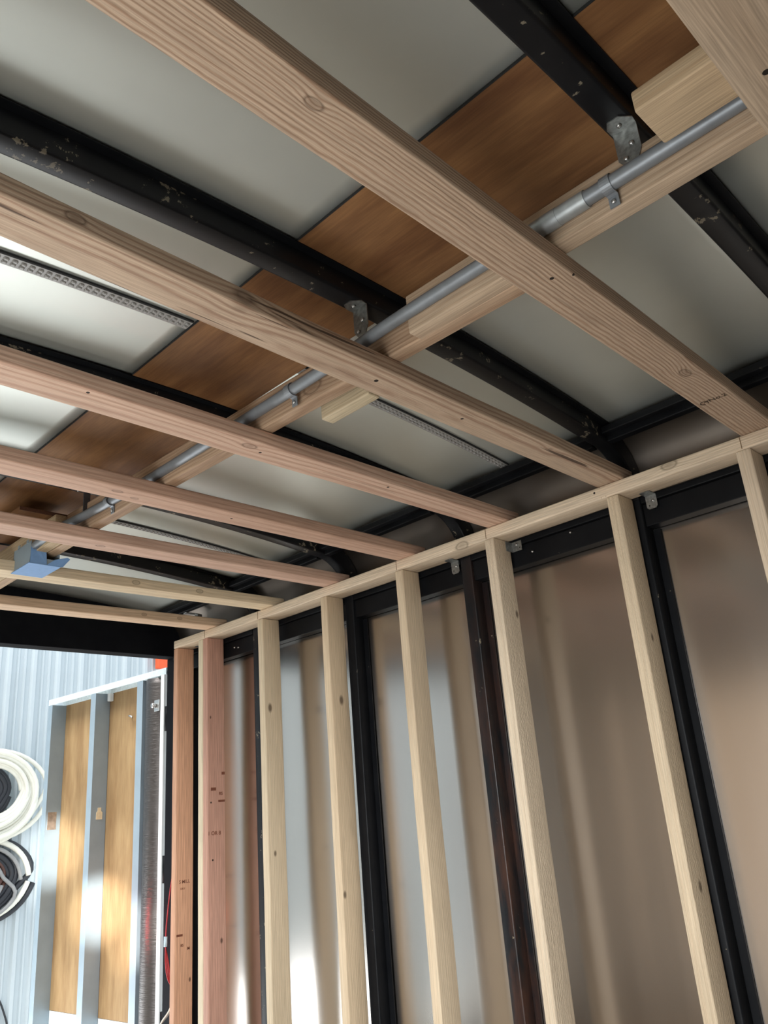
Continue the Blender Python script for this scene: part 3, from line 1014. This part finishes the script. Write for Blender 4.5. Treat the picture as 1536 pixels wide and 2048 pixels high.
# drop strap from the fourth bow to the conduit
e = empty('drop_strap', (-1.005, -0.985, 0.155))
tag(e, 'dark steel drop strap hanging from a roof bow to the conduit', 'strap')
link('hanger', box_bm(-0.018, 0.004, -0.010, -0.006, -0.045, 0.053, 0.001, 1), plain('dark_steel', srgb(84, 82, 84), 0.5, 0.7, 60, 0.2, 0.02), e)
link('bow_plate', box_bm(-0.04, 0.02, -0.010, 0.022, 0.0525, 0.0545, 0.0008, 1), plain('dark_steel_plate', srgb(70, 68, 70), 0.5, 0.7, 60, 0.2, 0.02), e)
link('screw', cyl_bm((-0.028, 0.006, 0.0525), (-0.028, 0.006, 0.048), 0.005, 12), M_screw, e, True)

# ------------------------------------------------------------------ junction box wrapped in blue tape
jb = empty('junction_box', (-1.064, -0.64, 0.036))
tag(jb, 'grey metal junction box half covered with blue masking tape', 'electrical box')
b = bmesh.new()
X0, X1, Y0, Y1, Z0, Z1 = -0.0, 0.098, -0.075, 0.065, 0.0, 0.075
for a in ((X0, X0 + 0.002, Y0, Y1, Z0, Z1), (X1 - 0.002, X1, Y0, Y1, Z0, Z1), (X0, X1, Y1 - 0.002, Y1, Z0, Z1), (X0, X1, Y0, Y1, Z0, Z0 + 0.002)):
    box_bm(*a, bm=b)
box_bm(X0, X1, Y0, Y0 + 0.002, Z0, Z0 + 0.02, bm=b)
link('box', b, M_galv, jb)
link('ear', box_bm(-0.002, 0.0, -0.055, -0.04, 0.072, 0.084), M_galv, jb)
link('ear', box_bm(-0.002, 0.0, 0.015, 0.03, 0.072, 0.084), M_galv, jb)
tb = bmesh.new()
box_bm(-0.004, 0.102, -0.079, 0.068, -0.003, -0.0005, bm=tb)
link('tape_bottom', tb, M_tape, jb)
tb = bmesh.new()
vs = [tb.verts.new(p) for p in ((0.0, -0.0765, -0.001), (0.055, -0.0765, -0.001), (0.05, -0.078, 0.05), (0.012, -0.0785, 0.07), (0.0, -0.0765, 0.06))]
tb.faces.new(vs)
ex = bmesh.ops.extrude_face_region(tb, geom=list(tb.faces))
bmesh.ops.translate(tb, vec=(0, -0.0012, 0), verts=[v for v in ex['geom'] if isinstance(v, bmesh.types.BMVert)])
bmesh.ops.recalc_face_normals(tb, faces=tb.faces)
link('tape_end', tb, M_tape, jb)
tb = bmesh.new()
vs = [tb.verts.new(p) for p in ((0.055, -0.0775, -0.001), (0.109, -0.0775, -0.001), (0.128, -0.088, 0.026), (0.118, -0.09, 0.03), (0.078, -0.084, 0.018))]
tb.faces.new(vs)
ex = bmesh.ops.extrude_face_region(tb, geom=list(tb.faces))
bmesh.ops.translate(tb, vec=(0, -0.0012, 0), verts=[v for v in ex['geom'] if isinstance(v, bmesh.types.BMVert)])
bmesh.ops.recalc_face_normals(tb, faces=tb.faces)
link('tape_flap', tb, M_tape, jb)

# ------------------------------------------------------------------ rear door swung open outside
dr = empty('rear_door', (0.129, 0.489, FZ), math.atan2(0.99682, -0.07964))
tag(dr, 'open truck rear door with galvanised studs over plywood panels', 'door')
DT = H - 0.03
DB = 0.12
DP = -0.09


def channel_stud(lo, hi, z0, z1):
    b = box_bm(lo, lo + 0.0025, DP, 0, z0, z1)
    box_bm(lo + 0.0025, hi, -0.0025, 0, z0, z1, bm=b)
    box_bm(hi - 0.0025, hi, -0.014, -0.0025, z0, z1, bm=b)
    return b


door_studs = []
for lo, hi in ((0.172, 0.225), (0.629, 0.679), (1.106, 1.15)):
    door_studs.append(link('metal_stud', channel_stud(lo, hi, DB + 0.04, DT - 0.035), M_galv, dr))
b = box_bm(-0.032, 1.152, DP, 0.0, DT - 0.003, DT)
box_bm(-0.032, 1.152, -0.0025, 0.0, DT - 0.034, DT - 0.003, bm=b)
box_bm(-0.032, 1.152, DP, DP + 0.0025, DT - 0.034, DT - 0.003, bm=b)
link('top_channel', b, plain('bright_galvanised', srgb(226, 236, 238), 0.4, 0.3, 60, 0.12, 0.02), dr)
b = box_bm(-0.032, 1.152, DP, 0.0, DB, DB + 0.003)
box_bm(-0.032, 1.152, -0.0025, 0.0, DB + 0.003, DB + 0.04, bm=b)
link('bottom_channel', b, M_galv, dr)
for s0, s1 in ((0.0, 0.627), (0.633, 1.15)):
    link('plywood_panel', box_bm(s0, s1, DP - 0.012, DP - 0.0005, H - 1.675, DT), M_plydoor, dr)
    link('kick_panel', box_bm(s0, s1, DP - 0.012, DP - 0.0005, DB, H - 1.677), M_white, dr)
link('outer_skin', box_bm(-0.034, 1.157, DP - 0.016, DP - 0.0125, DB, DT + 0.004), M_white, dr)
link('hinge_stile', box_bm(-0.034, -0.004, DP, 0.012, DB, DT - 0.036, 0.002), M_white, dr)
# crinkled cover bulging over the hinge side
b = bmesh.new()
cols = []
nz = 60
for j_ in range(nz + 1):
    z = DB + 0.05 + (DT - 0.04 - DB - 0.05) * j_ / nz
    row = []
    for i_ in range(15):
        a = i_ / 14
        s = 0.166 - 0.155 * a
        yy = -0.02 + 0.034 * math.sin(math.pi * min(1, a * 1.12)) ** 0.8 * 1 - 0.05 * max(0, a - 0.85) + 0.0015 * math.sin(z * 90 + i_) * random.random()
        row.append(b.verts.new((s, yy, z)))
    cols.append(row)
for j_ in range(nz):
    for i_ in range(14):
        b.faces.new((cols[j_][i_], cols[j_][i_ + 1], cols[j_ + 1][i_ + 1], cols[j_ + 1][i_]))
ex = bmesh.ops.extrude_face_region(b, geom=list(b.faces))
bmesh.ops.translate(b, vec=(0, -0.003, 0), verts=[v for v in ex['geom'] if isinstance(v, bmesh.types.BMVert)])
bmesh.ops.recalc_face_normals(b, faces=b.faces)
link('hinge_cover', b, M_foil, dr, True)['label'] = 'crinkled dark silver cover along the hinge side'
lb = box_bm(0.0, 0.045, 0.0125, 0.016, H - 0.245, H - 0.188, 0.002, 1)
link('latch_plate', lb, M_screw, dr)
link('latch_bolt', cyl_bm((0.035, 0.016, H - 0.216), (0.035, 0.036, H - 0.216), 0.012, 14), M_screw, dr, True)
link('coat_hook', tube_bm(smooth_path([(0.40, DP, H - 0.225), (0.40, DP + 0.02, H - 0.218), (0.38, DP + 0.03, H - 0.22), (0.36, DP + 0.026, H - 0.228)], 5), 0.005, 8), M_screw, dr, True)
link('stud_clip', box_bm(0.588, 0.614, DP + 0.002, DP + 0.028, H - 0.11, H - 0.066, 0.003, 1), M_white, dr)
st = door_studs[1]
o = link('web_slot', prism_bm([(-0.068, -0.735), (-0.032, -0.735), (-0.032, -0.70), (-0.04, -0.692), (-0.04, -0.675), (-0.06, -0.675), (-0.06, -0.692), (-0.068, -0.70)], 'x', 0.6265, 0.6288), plain('slot_tan', srgb(226, 208, 172), 0.6), st)
for v in o.data.vertices:
    v.co.z += H
link('foil_sticker', box_bm(1.1042, 1.1056, -0.065, -0.012, H - 0.765, H - 0.67), plain('foil_label', srgb(176, 166, 160), 0.3, 0.8, 25, 0.4, 0.3), door_studs[2])
for z in (0.35, 1.0, 1.7):
    link('hinge', cyl_bm((-0.048, 0.0, z), (-0.048, 0.0, z + 0.12), 0.013, 12), M_black, dr, True)

# ------------------------------------------------------------------ wires at the jamb
wb = empty('wire_bundle', (0.043, 0.30, -1.1))
tag(wb, 'loose red wires with a pale splice beside the door jamb', 'wires')
JF = 0.0
link('red_wire', tube_bm(smooth_path([(0.022, -0.05, 0.12), (0.006, -0.045, 0.02), (-0.008, -0.045, -0.10), (-0.012, -0.045, -0.16)], 6), 0.003, 8), M_redwire, wb, True)
link('splice', cyl_bm((-0.012, -0.045, -0.155), (-0.012, -0.045, -0.195), 0.008, 12), plain('splice_plastic', srgb(190, 214, 224), 0.4, 0, 20, 0.03, 0), wb, True)
for i in range(3):
    link('red_wire', tube_bm(smooth_path([(-0.012, -0.045 + 0.002 * i, -0.19), (-0.014 + 0.007 * i, -0.05, -0.26), (-0.002 + 0.006 * i, -0.05, -0.32), (0.022, -0.05, -0.36 - 0.01 * i)], 6), 0.003, 8), M_redwire, wb, True)
wc = empty('white_cable', (0.045, 0.29, -1.57))
tag(wc, 'thin white cable curving out of the jamb across the door', 'cable')
link('cable', tube_bm(smooth_path([(0.024, -0.06, 0.09), (-0.005, -0.055, 0.03), (-0.04, -0.05, -0.01), (-0.08, -0.045, -0.08), (-0.11, -0.04, -0.17), (-0.125, -0.04, -0.3), (-0.12, -0.04, -0.44)], 8), 0.0035, 8), M_hose, wc, True)
link('cable', tube_bm(smooth_path([(0.024, -0.05, 0.055), (0.0, -0.05, 0.02), (-0.035, -0.046, -0.012)], 8), 0.003, 8), M_cablegrey, wc, True)

# ------------------------------------------------------------------ outside: ground, siding wall and what hangs on it
WY = 3.42
gr = wbox('ground', -14, 12, 0.43, WY + 0.4, FZ - 0.75, FZ - 0.7, M_ground)
tag(gr, kind='structure')
gr2 = wbox('ground', -16, XL - 0.1, -12, 0.425, FZ - 0.75, FZ - 0.7, M_ground)
tag(gr2, kind='structure')
so = empty('wall_outside', (0, WY, FZ - 0.7))
tag(so, 'white ribbed metal siding of the building behind the truck', kind='structure')
PITCH = 0.2
hd = wbox('wall_backdrop', -6.6, -6.4, -9, 3.0, FZ - 0.7, 1.6, plain('stucco_beige', srgb(186, 160, 134), 0.9, 0, 3, 0.1, 0.05))  # unseen backdrop, added to give the aluminium a tan reflection
tag(hd, kind='structure')


def siding_bm(x0, n):
    prof = []
    for i in range(n):
        x = x0 + i * PITCH
        prof += [(x - 0.026, 0), (x - 0.013, -0.030), (x + 0.013, -0.030), (x + 0.026, 0)]
        for m_ in (0.072, 0.128):
            prof += [(x + m_ - 0.013, 0), (x + m_ - 0.006, -0.014), (x + m_ + 0.006, -0.014), (x + m_ + 0.013, 0)]
    prof.append((x0 + n * PITCH - 0.0265, 0))
    b = bmesh.new()
    hz = 4.6
    bot = [b.verts.new((x, y, 0)) for x, y in prof]
    top = [b.verts.new((x, y, hz)) for x, y in prof]
    for i in range(len(prof) - 1):
        b.faces.new((bot[i], bot[i + 1], top[i + 1], top[i]))
    return b


for q in range(-6, 7):
    link('siding_sheet', siding_bm(0.457 + q * 5 * PITCH, 5), M_siding, so)


def coil(name, loops, mat, label, cx, cz, cat, parent=None, ystart=0.0):
    e = empty(name, (cx, WY, cz))
    tag(e, label, cat)
    for (part, m, r, lst) in loops:
        pts = []
        for (rad, dx, dz, dy, sq) in lst:
            for i in range(40):
                a = 2 * math.pi * i / 40
                pts.append((dx + rad * math.cos(a), dy, dz + rad * sq * math.sin(a)))
        # blend successive loops so that it winds as one line
        sm = [Vector(p) for p in pts]
        for _ in range(3):
            sm = [sm[0]] + [(sm[i - 1] + sm[i] * 2 + sm[i + 1]) / 4 for i in range(1, len(sm) - 1)] + [sm[-1]]
        link(part, tube_bm(sm, r, 10), m, e, True)
    return e


HX, HZ = 0.33, -0.455
wl_ = []
rr = random.Random(5)
for i in range(9):
    wl_.append((0.215 + 0.021 * i, 0.03 - 0.004 * i + rr.uniform(-0.012, 0.012), rr.uniform(-0.012, 0.012) - 0.004 * i, -0.125 - 0.012 * (i % 4), 0.88))
wl_.append((0.44, 0.02, -0.02, -0.135, 0.74))
coil('hose_coil', [('hose', M_hose, 0.017, wl_)], M_hose, 'coil of white hose hung on the ribbed siding, upper of two coils', HX, HZ, 'hose')
ins = [(0.12 + 0.03 * i, 0.0, 0.0, -0.055 - 0.004 * (i % 3), 0.95) for i in range(4)]
coil('cable_coil', [('cable', M_cable, 0.02, ins)], M_cable, 'dark cable coil seen inside the loops of the white hose', HX - 0.02, HZ, 'cable')
CX2, CZ2 = 0.34, -1.06
coil('cable_coil', [('cable', M_cable, 0.022, [(0.22, 0, 0, -0.045, 0.8), (0.25, 0.0, -0.005, -0.06, 0.82), (0.285, 0.0, 0, -0.05, 0.82), (0.39, 0.02, -0.005, -0.045, 0.75)]),
                    ('white_hose', M_hose, 0.02, [(0.35, 0.01, 0.005, -0.075, 0.78)]),
                    ('grey_cable', M_cablegrey, 0.014, [(0.30, 0.0, -0.02, -0.085, 0.85), (0.17, 0.0, -0.02, -0.075, 0.9)]),
                    ('brown_cable', M_brown, 0.016, [(0.12, 0, 0, -0.05, 0.9), (0.15, 0, 0.0, -0.06, 0.9), (0.185, 0.01, 0, -0.05, 0.9)])],
     M_cable, 'mixed coil of black, white and brown cables on the siding, below the white hose', CX2, CZ2, 'cable')
hc = empty('hanging_cable', (0.55, WY - 0.03, -1.9))
tag(hc, 'thin dark cable drooping down the siding at the lower left corner', 'cable')
link('cable', tube_bm(smooth_path([(-0.12, 0, 0.35), (-0.03, 0, 0.13), (0.05, 0, -0.02), (0.1, 0, -0.2), (0.12, 0, -0.6)], 8), 0.007, 8), M_cable, hc, True)
ob = wbox('orange_box', 1.74, 2.05, WY - 0.09, WY - 0.035, 0.56, 0.80, M_orange, bev=0.01)
tag(ob, 'bright orange box high on the siding, peeking past the door top', 'box')
